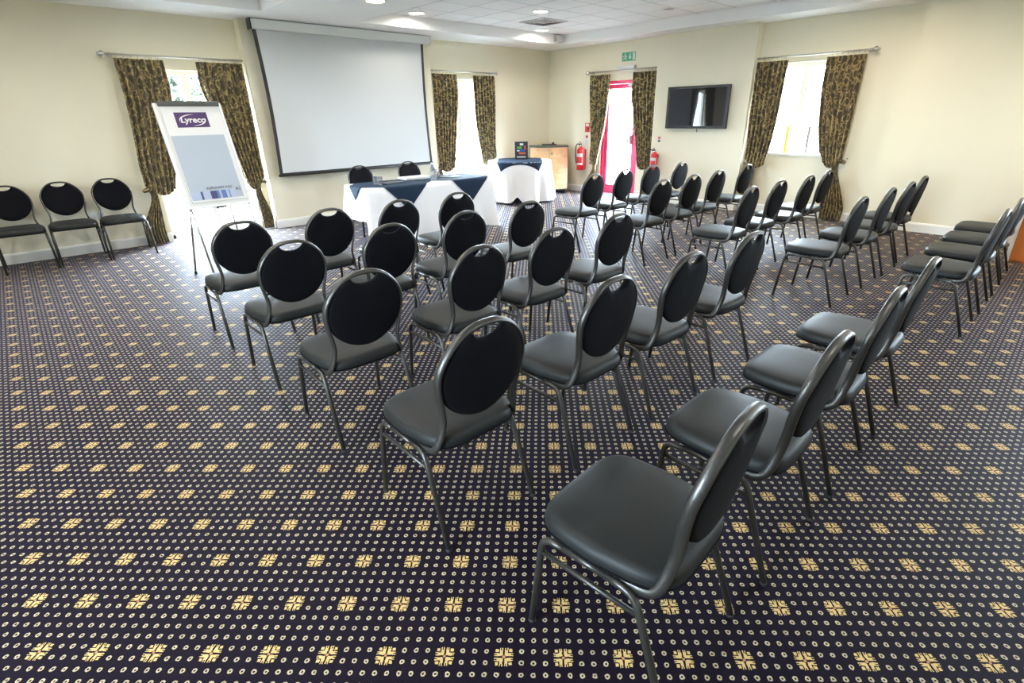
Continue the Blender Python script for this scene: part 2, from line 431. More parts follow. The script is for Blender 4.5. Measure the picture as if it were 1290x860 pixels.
# ------------------------------------------------------------------ windows and door  (l = along the wall)
def wall_map(kind):
    if kind == 'back': return lambda l, d, z: (l, YB + d, z)      # d > 0 goes out
    if kind == 'left': return lambda l, d, z: (X0 - d, l, z)
    return lambda l, d, z: (XR + d, l, z)
def abox(mb, f, l0, l1, d0, d1, z0, z1):
    a = f(l0, d0, z0); b = f(l1, d1, z1)
    return mb.box(tuple(min(p, q) for p, q in zip(a, b)), tuple(max(p, q) for p, q in zip(a, b)))
def window(name, kind, W, mull, transoms, fw=0.06):
    f = wall_map(kind); l0, l1, z0, z1 = W
    fr = MB(); d0, d1 = 0.14, 0.21
    abox(fr, f, l0, l0+fw, d0, d1, z0, z1); abox(fr, f, l1-fw, l1, d0, d1, z0, z1)
    abox(fr, f, l0, l1, d0, d1, z1-fw, z1); abox(fr, f, l0, l1, d0, d1, z0, z0+fw)
    w = struct(name, fr, m_frame)
    edges = [l0+fw] + list(mull) + [l1-fw]
    for mm in mull:
        q = MB(); abox(q, f, mm-0.045, mm+0.045, d0-.01, d1, z0+fw, z1-fw); q.build('mullion', m_frame, w)
    for tz in transoms:
        for a, b in zip(edges[:-1], edges[1:]):
            q = MB(); abox(q, f, a+.02, b-.02, d0+.005, d1, tz-0.035, tz+0.035); q.build('transom', m_frame, w)
    for a, b in zip(edges[:-1], edges[1:]):
        q = MB(); abox(q, f, a, b, 0.172, 0.178, z0+fw, z1-fw); q.build('pane', m_glass, w)
    q = MB(); abox(q, f, l0-0.02 if z0 > 0 else l0, l1+0.02 if z0 > 0 else l1, -0.03 if z0 > 0 else 0.0, d0, z0-0.03 if z0 > 0 else 0.0, z0+0.004); q.build('sill', m_trim, w)
    # daylight portal: guides sky light through this opening
    ld = bpy.data.lights.new('daylight_portal', 'AREA'); ld.shape = 'RECTANGLE'; ld.size = l1-l0; ld.size_y = z1-z0
    ld.cycles.is_portal = True
    lo = bpy.data.objects.new('daylight_portal', ld); COL.objects.link(lo)
    lo.location = f((l0+l1)/2, 0.26, (z0+z1)/2)
    lo.rotation_euler = {'back': (-PI/2, 0, 0), 'right': (PI/2, 0, PI/2), 'left': (PI/2, 0, -PI/2)}[kind]
    return w
window('window_1', 'back', W1, [2.08], [0.10])
window('window_2', 'back', W2, [6.765], [0.80])
window('window_3', 'right', W3, [3.44], [])
window('fill_window_4', 'left', W4, [0.9], [])  # out of view, added to bring daylight fill in from the left
window('fill_window_5', 'right', W5, [-1.7], [])  # also unseen, added as daylight fill on the right side

# red glazed fire door
f = wall_map('right'); l0, l1, z0, z1 = DR
fr = MB(); abox(fr, f, l0, l0+.06, .04, .16, 0, z1); abox(fr, f, l1-.06, l1, .04, .16, 0, z1); abox(fr, f, l0, l1, .04, .16, z1-.06, z1)
door = struct('door_1', fr, m_doorred)
lf = MB(); a, b = l0+.065, l1-.065
abox(lf, f, a, a+.12, .06, .11, 0.01, z1-.065); abox(lf, f, b-.085, b, .06, .11, 0.01, z1-.065)
abox(lf, f, a+.12, b-.085, .06, .11, z1-.15, z1-.065); abox(lf, f, a+.12, b-.085, .06, .11, 0.01, 0.20)
lf.build('door_leaf', m_doorred, door)
q = MB(); abox(q, f, a+.12, b-.085, .082, .088, .20, z1-.15); q.build('pane', m_glass, door)
bar = MB(); bar.tube([f(a+.16, .035, .25), f(a+.16, .035, 2.08)], .014); 
bar.build('bolt_rod', m_chrome, door)
q = MB(); abox(q, f, a+.12, a+.20, .0, .06, 1.02, 1.20); q.build('bolt_case', m_white, door)
q = MB(); abox(q, f, a+.02, a+.24, .01, .06, 2.09, 2.15); q.build('door_closer', m_white, door)
ld = bpy.data.lights.new('daylight_portal', 'AREA'); ld.shape = 'RECTANGLE'; ld.size = l1-l0; ld.size_y = z1; ld.cycles.is_portal = True
lo = bpy.data.objects.new('daylight_portal', ld); COL.objects.link(lo); lo.location = f((l0+l1)/2, .26, z1/2); lo.rotation_euler = (PI/2, 0, PI/2)

# outside ground
mb = MB()
mb.box((X0-30, YB+T, -0.25), (40, 45, -0.06)); mb.box((XR+T, -30, -0.25), (40, YB+T, -0.06)); mb.box((-35, -30, -0.25), (X0-T, YB+T, -0.06))
struct('terrace_paving', mb, m_paving)

# ------------------------------------------------------------------ chairs
CH_HT = 0.935
def build_chair():
    t = thing('banquet_chair', 'x', 'chair')
    # seat cushion
    def outline(sc, z, dy=0):
        pts = []
        for k in range(40):
            a = 2*PI*k/40; c, s_ = math.cos(a), math.sin(a)
            ex = 0.42
            px = abs(c)**ex * (1 if c > 0 else -1); py = abs(s_)**ex * (1 if s_ > 0 else -1)
            y = 0.020 + py*0.234*sc
            wd_ = 0.234 + (-0.030 if py < 0 else -0.008)*abs(py)
            pts.append((px*wd_*sc, y, z))
        return pts
    mb = MB()
    mb.loft([outline(.90, .417), outline(.965, .419), outline(1.0, .430), outline(1.0, .452), outline(.985, .466), outline(.945, .477), outline(.86, .484), outline(.6, .489), outline(.25, .491)])
    seat = mb.build('seat', m_seat, t)
    pm = MB(); pm.tube([Vector(p)*1.0 for p in outline(1.003, .431)], .0035, 5, closed=True); pm.build('piping', m_pad, seat)
    # oval back pad with a hand hole cut into its top edge
    def by(z): return -0.186 - (z-0.47)*0.162
    zc = 0.722
    ring = []
    for k in range(72):
        a = 2*PI*k/72 + PI/72; x = math.sin(a)*0.197; s_ = math.cos(a)
        z = zc + s_*(0.204 if s_ > 0 else 0.190)
        if s_ < 0: x *= (1-0.06*abs(s_)**2)
        top = 0.9065 - 1.25*x*x if abs(x) < 0.0735 and s_ > 0 else None
        if top is not None:
            q = 1-(x/0.074)**2; z = min(z, 0.914 - 0.042*q**0.5)
        ring.append((x, z))
    def layer(sc, off):
        return [(x*sc, by(zc+(z-zc)*sc)+off+0.012*(1-(x*sc/0.19)**2)*-1, zc+(z-zc)*sc) for x, z in ring]
    mb = MB()
    mb.loft([layer(.30, .0215), layer(.70, .020), layer(.90, .0175), layer(.975, .011), layer(1.0, 0.0), layer(.975, -.011), layer(.90, -.0155), layer(.70, -.018), layer(.30, -.019)])
    mb.build('backrest', m_pad, t)
    # hoop
    H = CH_HT - 0.011
    half = [(0, -.262, H), (.05, -.2615, H-.0035), (.105, -.258, H-.025), (.152, -.251, H-.066), (.184, -.242, H-.114), (.200, -.230, .755), (.196, -.218, .68), (.182, -.208, .61),
            (.174, -.199, .555), (.178, -.189, .505), (.189, -.180, .462), (.198, -.165, .428), (.203, -.135, .410), (.205, -.085, .406), (.205, -.055, .406)]
    full = [(-x, y, z) for x, y, z in reversed(half[1:])] + half
    mb = MB(); mb.tube(catmull(full, 4), .0165, 10, ry=.0095); mb.build('back_frame', m_metal, t)
    for s in (-1, 1):
        fl = fillet([(s*.231, .25, .010), (s*.224, .206, .398), (s*.222, .12, .405)], .05, 5)
        lg = MB(); lg.tube(fl, .0115, 8); leg = lg.build('leg', m_metal, t)
        cp = MB(); cp.lathe([(.0115, 0), (.0132, .003), (.0132, .012), (.0118, .014)], (s*.231, .25, 0), 10); cp.build('foot_cap', m_rubber, leg)
        rl = fillet([(s*.222, -.02, .405), (s*.222, -.118, .403), (s*.233, -.25, .010)], .045, 5)
        lg = MB(); lg.tube(rl, .0115, 8); leg = lg.build('leg', m_metal, t)
        cp = MB(); cp.lathe([(.0115, 0), (.0132, .003), (.0132, .012), (.0118, .014)], (s*.233, -.25, 0), 10); cp.build('foot_cap', m_rubber, leg)
        r_ = MB(); r_.tube([(s*.222, .125, .405), (s*.222, -.025, .405)], .0115, 8); r_.build('seat_rail', m_metal, t)
        st = MB(); st.tube([(s*.225, .211, .338), (s*.224, -.137, .338)], .0085, 7); st.build('side_stretcher', m_metal, t)
    for y in (.10, -.02):
        cb = MB(); cb.tube([(-.222, y, .405), (.222, y, .405)], .009, 7); cb.build('cross_bar', m_metal, t)
        return t
proto = build_chair(); used = [False]
def chair(x, y, rz, label, group):
    c = proto if not used[0] else copy_tree(proto)
    used[0] = True
    c.location = (x, y, 0); c.rotation_euler = (0, 0, rz); tag(c, label, 'chair', group)
    return c
ORD = ['front', 'second', 'third', 'fourth', 'back']; SEAT = ['first', 'second', 'third', 'fourth']
LB = [[(1.075, 4.37), (1.761, 4.41), (2.385, 4.377), (3.03, 4.38)],
      [(1.085, 3.453), (1.762, 3.457), (2.43, 3.47), (3.089, 3.459)],
      [(1.080, 2.525), (1.779, 2.503), (2.434, 2.531), (3.122, 2.54)],
      [(1.072, 1.602), (1.808, 1.584), (2.444, 1.564), (3.137, 1.549)],
      [(1.108, 0.668), (1.800, 0.662), (2.471, 0.656), (3.14, 0.655)]]
RB = [[(5.116, 4.401), (5.809, 4.451), (6.527, 4.5), (7.228, 4.463)],
      [(5.137, 3.449), (5.798, 3.45), (6.465, 3.479), (7.413, 3.542)],
      [(5.17, 2.474), (5.862, 2.471), (6.495, 2.404), (7.185, 2.432)],
      [(5.115, 1.498), (5.895, 1.471), (6.515, 1.445), (7.189, 1.466)],
      [(5.09, 0.576), (5.79, 0.56), (6.47, 0.55), (7.15, 0.56)]]
for j in range(5):
    for i in range(4):
        x, y = LB[j][i]
        chair(x, y, math.radians(4.0 if (i, j) == (0, 4) else random.uniform(-1.2, 1.2)), 'black oval-backed chair in %s row of flip chart block, %s from centre aisle' % (ORD[j], SEAT[3-i]), 'chairs in the flip chart side block')
for j in range(5):
    for i in range(4):
        x, y = RB[j][i]
        chair(x, y, math.radians(random.uniform(-1.2, 1.2)), 'black oval-backed chair in %s row of television block, %s from centre aisle' % (ORD[j], SEAT[i]), 'chairs in the television side block')
chair(3.83, 7.44, PI, 'black oval-backed chair behind head table, at the end nearer the flip chart', 'chairs behind the head table')
chair(4.725, 7.50, PI, 'black oval-backed chair behind head table, at the end nearer the round table', 'chairs behind the head table')
for k, (x, y, s) in enumerate(((-0.128, 8.42, 'third'), (0.366, 8.42, 'second'), (0.860, 8.42, 'first'))):
    chair(x, y, PI, 'black oval-backed chair against cream wall, %s from the flip chart curtain' % s, 'chairs lined up against the wall')

# ------------------------------------------------------------------ projection screen
t = thing('projection_screen', 'large white pull-down projection screen with black borders on wall', 'screen', (0, 0, 0))
mb = MB(); mb.bbox((2.925, 8.45, 2.745), (5.835, 8.575, 2.868), .012); cs = mb.build('screen_case', m_case, t)
for xa, xb, mm in ((2.905, 2.925, m_black), (5.835, 5.852, m_case)):
    mb = MB(); mb.bbox((xa, 8.445, 2.74), (xb, 8.58, 2.873), .004); mb.build('end_cap', mm, cs)
for xa in (3.2, 5.5):
    mb = MB(); mb.box((xa, 8.575, 2.78), (xa+.06, 8.659, 2.86)); mb.build('wall_bracket', m_steel, t)
def sheet(x0, x1, z0, z1, y, waist, m, name):
    mb = MB(); n = 20
    A = [(x0 + waist*math.sin(PI*k/n), y, z0+(z1-z0)*k/n) for k in range(n+1)]
    B = [(x1 - waist*math.sin(PI*k/n), y, z0+(z1-z0)*k/n) for k in range(n+1)]
    r = [[a, b, (b[0], b[1]+.0015, b[2]), (a[0], a[1]+.0015, a[2])] for a, b in zip(A, B)]
    mb.loft(r, smooth=False); return mb.build(name, m, t)
sheet(2.945, 5.725, .80, 2.75, 8.520, .028, m_black, 'black_border')
sheet(2.995, 5.675, .835, 2.75, 8.5175, .028, m_screen, 'screen_fabric')
mb = MB(); mb.tube([(2.93, 8.520, .80), (5.745, 8.520, .80)], .018, 10); mb.build('bottom_bar', m_black, t)

# ------------------------------------------------------------------ curtain poles and curtains
def pole(kind, l0, l1, z, fin, label):
    f = wall_map(kind); t = thing('curtain_pole', label, 'curtain pole', group='curtain poles')
    mb = MB(); mb.tube([f(l0, -.10, z), f(l1, -.10, z)], .012, 8); mb.build('rod', m_steel, t)
    c = f(fin, -.10, z); ax = 'x' if kind == 'back' else 'y'
    mb = MB(); mb.lathe([(.012, -.05), (.02, -.045), (.012, -.035), (.034, -.012), (.038, .006), (.030, .024), (.008, .034)], c, 12, ax); mb.build('finial', m_steel, t)
    for l in (l0+.08, l1-.08):
        mb = MB(); mb.tube([f(l, 0, z), f(l, -.10, z)], .010, 6); mb.lathe([(.03, 0), (.03, .012)], f(l, -.012, z), 10, 'y' if kind == 'back' else 'x'); mb.build('bracket', m_steel, t)
    return t, f
def rings(t, f, l0, l1, z, n=7):
    for k in range(n):
        l = l0 + (l1-l0)*(k+.5)/n; c = Vector(f(l, -.10, z-.008)); pts = []
        for q in range(12):
            a = 2*PI*q/12; d = Vector(f(0, math.cos(a)*.022, 0)) - Vector(f(0, 0, 0)); pts.append(c + d + Vector((0, 0, math.sin(a)*.024)))
        mb = MB(); mb.tube(pts, .0032, 5, closed=True); mb.build('ring', m_steel, t)
def curtain(kind, spec, label, group, seed):
    """spec: outer/inner along-wall positions at the heading, mid inner, bulge, tie, tail"""
    rnd = random.Random(seed); f = wall_map(kind)
    o, i, imid, bl, bz, tl, tz, to, ti = spec
    sg = 1 if i > o else -1; NU, ztop = 54, 2.325
    t = thing('curtain', label, 'curtain', f(tl, -.10, 0), 0, group)
    base = Vector(t.location)
    ph = rnd.uniform(0, 6); nf = 7
    rows = []
    for a in range(NU+1):
        u = a/NU
        fold = math.sin(2*PI*nf*u + ph + .5*math.sin(5*u+seed)); fold2 = math.sin(2*PI*2.3*u + seed)
        zb = tz - .02 + (bz - tz) * (math.sin(u*PI*.80)**1.1)
        pts = [(o + (i-o)*u, -.10 - .022*fold, ztop),
               (o + (i-o)*u, -.10 - .026*fold, ztop-.10),
               (o + (i-o)*u*.995, -.105 - .032*fold-.006*fold2, 1.95),
               (o*.6+tl*.4 + (imid - o*.6-tl*.4)*u, -.11 - .036*fold-.010*fold2, 1.45),
               (tl + (bl+(imid-bl)*.45 - tl)*u, -.125 - .036*fold, 1.06),
               (tl + (bl - tl)*u**.95, -.15 - .026*fold, zb+.09),
               (tl + (bl - tl)*u*.90, -.135 - .022*fold, zb+.01),
               (tl + sg*(.02+.10*u), -.085 - .012*fold, tz - .05 - .02*u),
               (tl + sg*.015 + (to*.5+ti*.5-tl)*.35 + sg*(.03+.10*u)*.9, -.085 - .018*fold, tz-.22),
               (to + (ti-to)*u, -.095 - .028*fold, .25), (to + (ti-to)*u, -.10 - .032*fold, .015)]
        P = catmull([(q[0], q[1], q[2]) for q in pts], 5)
        rows.append(P)
    mb = MB(); n = len(rows[0])
    for a, P in enumerate(rows):
        L = 0
        for b_, p in enumerate(P):
            if b_: L += (P[b_]-P[b_-1]).length
            mb.uv[len(mb.v)] = (a/NU*1.15 + seed, -L)
            mb.v.append(tuple(Vector(f(p[0], min(p[1], -.012), p[2])) - base))
    for a in range(NU):
        for b_ in range(n-1):
            mb.smooth.add(len(mb.f)); mb.f.append((a*n+b_, (a+1)*n+b_, (a+1)*n+b_+1, a*n+b_+1))
    dr = mb.build('drape', m_curtain, t)
    sm = dr.modifiers.new('cloth_thickness', 'SOLIDIFY'); sm.thickness = .004; sm.offset = 0
    tb = MB(); pts = []
    for q in range(16):
        a = 2*PI*q/16; pts.append(Vector(f(tl + sg*.055 + sg*math.cos(a)*.085, -.085 + math.sin(a)*.055, tz-.07+.03*math.cos(a))) - base)
    tb.tube(pts, .022, 6, closed=True, ry=.006)
    for k in range(len(tb.v)): tb.uv[k] = (k % 6*.02+seed, k*.004)
    tb.build('tieback', m_curtain, t)
    hk = MB(); hk.tube([Vector(f(tl - sg*.03, 0, tz-.04)) - base, Vector(f(tl - sg*.03, -.07, tz-.04)) - base], .006, 6); hk.build('tieback_hook', m_steel, t)
    return t
GC = 'brown and gold curtains'
t, f = pole('back', 1.21, 2.815, 2.365, 1.20, 'steel curtain pole over the French window behind flip chart'); rings(t, f, 1.31, 1.82, 2.365); rings(t, f, 2.22, 2.79, 2.365)
curtain('back', (1.30, 1.83, 1.74, 1.60, .66, 1.24, .82, 1.10, 1.34), 'brown gold-scroll curtain behind flip chart, tied toward the wall chairs', GC, 1)
curtain('back', (2.795, 2.21, 2.36, 2.50, .62, 2.775, .80, 2.79, 2.62), 'brown gold-scroll curtain behind flip chart, tied toward the projection screen', GC, 2)
t, f = pole('back', 5.95, 7.55, 2.375, 7.56, 'steel curtain pole over the window between screen and corner'); rings(t, f, 6.0, 6.55, 2.375); rings(t, f, 6.95, 7.5, 2.375)
curtain('back', (6.0, 6.56, 6.50, 6.36, .60, 5.985, .72, 5.98, 6.16), 'brown gold-scroll curtain beside the right edge of projection screen', GC, 3)
curtain('back', (7.50, 6.95, 6.97, 7.06, .66, 7.44, .80, 7.48, 7.30), 'brown gold-scroll curtain behind the round white-clothed table', GC, 4)
t, f = pole('right', 5.955, 7.65, 2.375, 7.655, 'steel curtain pole over the red glazed door'); rings(t, f, 7.1, 7.58, 2.375); rings(t, f, 5.99, 6.53, 2.375)
curtain('right', (7.59, 7.08, 7.13, 7.28, .58, 7.50, .72, 7.62, 7.42), 'brown gold-scroll curtain between red door and tall fire extinguisher', GC, 5)
curtain('right', (5.975, 6.54, 6.44, 6.28, .58, 5.975, .74, 5.98, 6.14), 'brown gold-scroll curtain between red door and wall television', GC, 6)
t, f = pole('right', 2.49, 4.14, 2.375, 2.485, 'steel curtain pole over the small high-silled window'); rings(t, f, 3.65, 4.13, 2.375); rings(t, f, 2.58, 3.08, 2.375)
curtain('right', (4.125, 3.64, 3.66, 3.74, .74, 4.09, .88, 4.10, 3.93), 'brown gold-scroll curtain of high-silled window, on the television side', GC, 7)
curtain('right', (2.575, 3.09, 3.04, 2.88, .80, 2.60, .97, 2.46, 2.77), 'brown gold-scroll curtain of high-silled window, on the side away from television', GC, 8)

# ------------------------------------------------------------------ flip chart easel
t = thing('flip_chart', 'white flip chart easel with branded pad standing before the French window', 'flip chart', (1.60, 6.37, 0), math.radians(1.0))
BW, LEAN = 0.315, math.atan2(0.62, 1.77)
Rb = Matrix.Rotation(-LEAN, 4, 'X')              # board frame: x right, z up the board, -y to the room
def B(x, y, z): return Rb @ Vector((x, y, z))
zb0, zb1 = 0.765, 1.875
def bbox_on(mb, a, b, r=.004):
    k = len(mb.v); mb.bbox(a, b, r)
    for q in range(k, len(mb.v)): mb.v[q] = tuple(Rb @ Vector(mb.v[q]))
    return mb
mb = MB(); bbox_on(mb, (-BW, 0, zb0), (BW, .022, zb1), .006); board = mb.build('board', m_white, t)
mb = MB(); bbox_on(mb, (-BW-.012, -.006, zb0-.012), (-BW+.012, .026, zb1)); bbox_on(mb, (BW-.012, -.006, zb0-.012), (BW+.012, .026, zb1)); bbox_on(mb, (-BW, -.006, zb0-.014), (BW, .026, zb0+.01)); mb.build('board_edge', m_case, board)
mb = MB(); bbox_on(mb, (-BW+.03, -.028, zb1-.035), (BW-.008, .004, zb1+.018), .01); mb.build('pad_clamp', m_charcoal, t)
mb = MB(); bbox_on(mb, (-.05, -.012, zb0-.03), (.05, .02, zb0-.012)); mb.build('pen_ledge', m_charcoal, t)
mb = MB(); bbox_on(mb, (-BW+.042, -.010, zb0+.045), (BW-.022, -.001, zb1-.02), .002); pad = mb.build('paper_pad', m_paper, t)
def quad_on(x0, x1, z0, z1, y, m, name, par):
    mb = MB(); mb.v = [tuple(B(x0, y, z0)), tuple(B(x1, y, z0)), tuple(B(x1, y, z1)), tuple(B(x0, y, z1)), tuple(B(x0, y+.0006, z0)), tuple(B(x1, y+.0006, z0)), tuple(B(x1, y+.0006, z1)), tuple(B(x0, y+.0006, z1))]
    mb.f = [(0,1,2,3),(7,6,5,4),(0,4,5,1),(1,5,6,2),(2,6,7,3),(3,7,4,0)]
    return mb.build(name, m, par)
quad_on(-.262, .258, .835, 1.53, -.0110, m_padgrey, 'cover_panel', pad)
for x0, x1, m in ((-.262, -.165, m_bar1), (-.165, -.145, m_bar2), (-.145, -.070, m_bar1), (-.070, -.005, m_bar2), (-.005, .020, m_bar3), (.040, .090, m_bar3), (.090, .118, m_bar1), (.120, .127, m_bar2), (.129, .185, m_bar1)):
    quad_on(x0, x1, .838, .925, -.0120, m, 'colour_bar', pad)
quad_on(-.165, .150, 1.615, 1.775, -.0115, m_purple, 'logo_panel', pad)
def onb(x, z, y=-.0130): return Rb @ Matrix.Translation((x, y, z)) @ Matrix.Rotation(PI/2, 4, 'X')
text('logo_lettering', 'Lyreco', .088, m_paper, pad, onb(0.0, 1.692), shear=.12, bold=.002)
sw = MB()
def swoosh(a0, a1, rx, rz, cx, cz, wmax):
    n = 18; r0, r1 = [], []
    for k in range(n+1):
        q = k/n; a = a0+(a1-a0)*q; w = wmax*math.sin(PI*q)+.0006
        r0.append(B(cx+math.cos(a)*rx, -.0128, cz+math.sin(a)*rz)); r1.append(B(cx+math.cos(a)*(rx-w), -.0128, cz+math.sin(a)*(rz-w)))
    k0 = len(sw.v); sw.v += [tuple(p) for p in r0+r1]
    for k in range(n): sw.f.append((k0+k, k0+k+1, k0+n+2+k, k0+n+1+k))
swoosh(math.radians(200), math.radians(80), .125, .062, -.005, 1.690, .010)
swoosh(math.radians(20), math.radians(-95), .125, .062, 0.0, 1.692, .010)
sw.build('logo_swoosh', m_paper, pad)
text('pad_lettering', 'FLIPCHART PAD', .036, m_ink, pad, onb(.038, .953), bold=.0006)
text('size_lettering', 'A1', .050, m_ink, pad, onb(.224, .925), bold=.001)
for s in (-1, 1):
    mb = MB(); mb.tube([B(s*(BW-.02), .012, .0), B(s*(BW-.02), .03, .75), B(s*(BW-.02), .034, 1.8)], .011, 8); lg = mb.build('leg', m_steel, t)
    p = B(s*(BW-.02), .012, 0.0); mb = MB(); mb.lathe([(.014, 0), (.014, .03), (.011, .034)], (p.x, p.y, 0), 10); mb.build('foot_cap', m_rubber, lg)
for s in (-1, 1):
    top_ = B(s*.10, .035, 1.70); ft = Vector((s*.33, .98, .012))
    if s == -1: ft = Vector((-.41, .30, .012))
    mb = MB(); mb.tube([top_, ft], .010, 8); lg = mb.build('leg', m_steel, t)
    mb = MB(); mb.lathe([(.014, 0), (.014, .03), (.011, .034)], (ft.x, ft.y, 0), 10); mb.build('foot_cap', m_rubber, lg)
mb = MB(); mb.tube([B(-BW+.02, .035, 1.2), B(BW-.02, .035, 1.2)], .008, 7); mb.build('brace', m_steel, t)

# ------------------------------------------------------------------ tables, cloths and what lies on them
def rect_pts(hx, hy, n=220, r=.015):
    """points round a rectangle, with outward normals and corner weight"""
    per = 4*(hx+hy); out = []
    for k in range(n):
        s = per*k/n
        if s < 2*hx: p, nn, e = (-hx+s, -hy), (0, -1), min(s, 2*hx-s)
        elif s < 2*hx+2*hy: q = s-2*hx; p, nn, e = (hx, -hy+q), (1, 0), min(q, 2*hy-q)
        elif s < 4*hx+2*hy: q = s-2*hx-2*hy; p, nn, e = (hx-q, hy), (0, 1), min(q, 2*hx-q)
        else: q = s-4*hx-2*hy; p, nn, e = (-hx, hy-q), (-1, 0), min(q, 2*hy-q)
        c = max(0, 1-e/.16); d = Vector((p[0]/hx if abs(p[0]) > hx-.2 else 0, p[1]/hy if abs(p[1]) > hy-.2 else 0))
        nv = Vector(nn)*(1-c*.5) + (d.normalized() if d.length else Vector(nn))*c*.5
        out.append((Vector(p), nv.normalized(), c, s))
    return out
HT_X, HT_Y, HT_A, HTZ = 4.29, 6.705, math.radians(-2.0), .745
hx, hy = 1.01, .375
t = thing('head_table', 'long folding head table hidden under white cloth before the screen', 'table', (HT_X, HT_Y, 0), HT_A)
mb = MB(); mb.bbox((-hx+.01, -hy+.01, HTZ-.03), (hx-.01, hy-.01, HTZ-.004), .004); mb.build('tabletop', m_beech, t)
for sx in (-1, 1):
    for sy in (-1, 1):
        mb = MB(); mb.tube([(sx*(hx-.16), sy*(hy-.09), HTZ-.03), (sx*(hx-.16), sy*(hy-.07), .0)], .014, 8); mb.build('leg', m_black, t)
    mb = MB(); mb.tube([(sx*(hx-.16), -hy+.085, .30), (sx*(hx-.16), hy-.085, .30)], .010, 7); mb.build('leg_brace', m_black, t)
cl = thing('tablecloth', 'white linen cloth draped over the long head table', 'tablecloth', (HT_X, HT_Y, 0), HT_A)
R_ = rect_pts(hx, hy); rngs = []
for sc in (.02, .5, .97): rngs.append([(p.x*sc, p.y*sc, HTZ) for p, n, c, s in R_])
rngs.append([(p.x, p.y, HTZ-.004) for p, n, c, s in R_])
for k in range(1, 13):
    q = k/12; row = []
    for p, n, c, s in R_:
        out = .008 + q*.020 + q**1.2*(.11*c**1.5) + q*.016*math.sin(s*9.0) + q*q*.012*math.sin(s*23+1) 
        back = 1.0 if p.y < hy-.001 else 0.55
        left = 1.0 if not (p.x < -hx+.001 and p.y > -.2) else .62
        zz = HTZ - (HTZ-.03 + .02*c)*q*back*left
        row.append((p.x+n.x*out, p.y+n.y*out, zz))
    rngs.append(row)
mb = MB(); mb.loft(rngs, cap0=True, cap1=False); co_ = mb.build('cloth', m_cloth, cl)
def overlay(parent, cx, cy, h, rot, hxx, hyy, z0, m, n=48):
    """square cloth of half-diagonal h, corners folding down over the table edge"""
    mb = MB()
    for a in range(n+1):
        for b_ in range(n+1):
            p = (a/n*2-1)*h/math.sqrt(2); q = (b_/n*2-1)*h/math.sqrt(2)
            x = cx + p*math.cos(rot) - q*math.sin(rot); y = cy + p*math.sin(rot) + q*math.cos(rot)
            z = z0
            ex = max(0, abs(x)-hxx); ey = max(0, abs(y)-hyy); d = max(ex, ey)
            if d > 0:
                if ex >= ey: x = math.copysign(hxx + .010 + min(d, .02)*.3 + d*.06, x)
                else: y = math.copysign(hyy + .010 + min(d, .02)*.3 + d*.06, y)
                z = z0 - d*.985
            mb.v.append((x, y, z))
    for a in range(n):
        for b_ in range(n):
            mb.smooth.add(len(mb.f)); k = a*(n+1)+b_; mb.f.append((k, k+n+1, k+n+2, k+1))
    o = mb.build('cloth', m, parent); sm = o.modifiers.new('cloth_thickness', 'SOLIDIFY'); sm.thickness = .002; sm.offset = 1
    return o
oc = thing('overlay_cloth', 'navy square cloth laid diagonally on head table, nearer the flip chart', 'tablecloth', (HT_X, HT_Y, 0), HT_A, 'navy cloths on the head table')
overlay(oc, -.47, 0.02, .72, PI/4, hx, hy, HTZ+.003, m_blue)
oc = thing('overlay_cloth', 'navy square cloth laid diagonally on head table, nearer the round table', 'tablecloth', (HT_X, HT_Y, 0), HT_A, 'navy cloths on the head table')
overlay(oc, .60, 0.0, .70, PI/4, hx, hy, HTZ+.006, m_blue)
ZT_ = HTZ + .0085
def glass_obj(x, y, z, label, grp):
    t = thing('tumbler', label, 'glass', (x, y, z), 0, grp)
    mb = MB(); mb.lathe([(.026, 0), (.030, .003), (.036, .105), (.0335, .105), (.028, .008), (.004, .008)], seg=18); mb.build('glass_wall', m_tumbler, t)
mb = MB(); mb.bbox((-.17, -.11, 0), (.17, .11, .010), .004); tray = mb.build('note_folder', m_black); tray.location = (3.80, 6.72, ZT_); tray.rotation_euler = (0, 0, .2); tag(tray, 'black folder lying flat beside the tumblers on head table', 'folder')
glass_obj(3.60, 6.66, ZT_, 'clear tumbler by the black folder, at the audience side of head table', 'tumblers on the head table')
glass_obj(3.585, 6.755, ZT_, 'clear tumbler by the black folder, on the chair side of its twin', 'tumblers on the head table')
mb = MB(); mb.bbox((-.20, -.13, 0), (.20, .13, .030), .003); o = mb.build('paper_stack', m_paper); o.location = (4.30, 6.92, ZT_); o.rotation_euler = (0, 0, -.05); tag(o, 'stack of white paper in front of a chair on head table', 'paper')
t = thing('water_jug', 'clear glass water jug with white cap near middle of head table', 'jug', (4.36, 6.50, ZT_))
mb = MB(); mb.lathe([(.035, 0), (.05, .004), (.055, .07), (.052, .12), (.026, .17), (.022, .215), (.019, .215), (.048, .118), (.050, .07), (.045, .01), (.004, .01)], seg=20); mb.build('jug_body', m_tumbler, t)
mb = MB(); mb.lathe([(.024, .213), (.026, .217), (.026, .236), (.018, .242)], seg=16); mb.build('cap', m_white, t)
mb = MB(); mb.tube(catmull([(.045, 0, .14), (.085, 0, .13), (.088, 0, .08), (.055, 0, .05)], 5), .007, 7); mb.build('handle', m_tumbler, t)
mb = MB(); mb.bbox((-.11, -.15, 0), (.11, .15, .007), .002); o = mb.build('note_pad', m_black); o.location = (4.80, 6.72, ZT_); o.rotation_euler = (0, 0, 1.2); tag(o, 'thin black notebook on head table beside the water jug', 'notebook')
glass_obj(4.46, 6.56, ZT_, 'clear tumbler standing next to the water jug on head table', None)

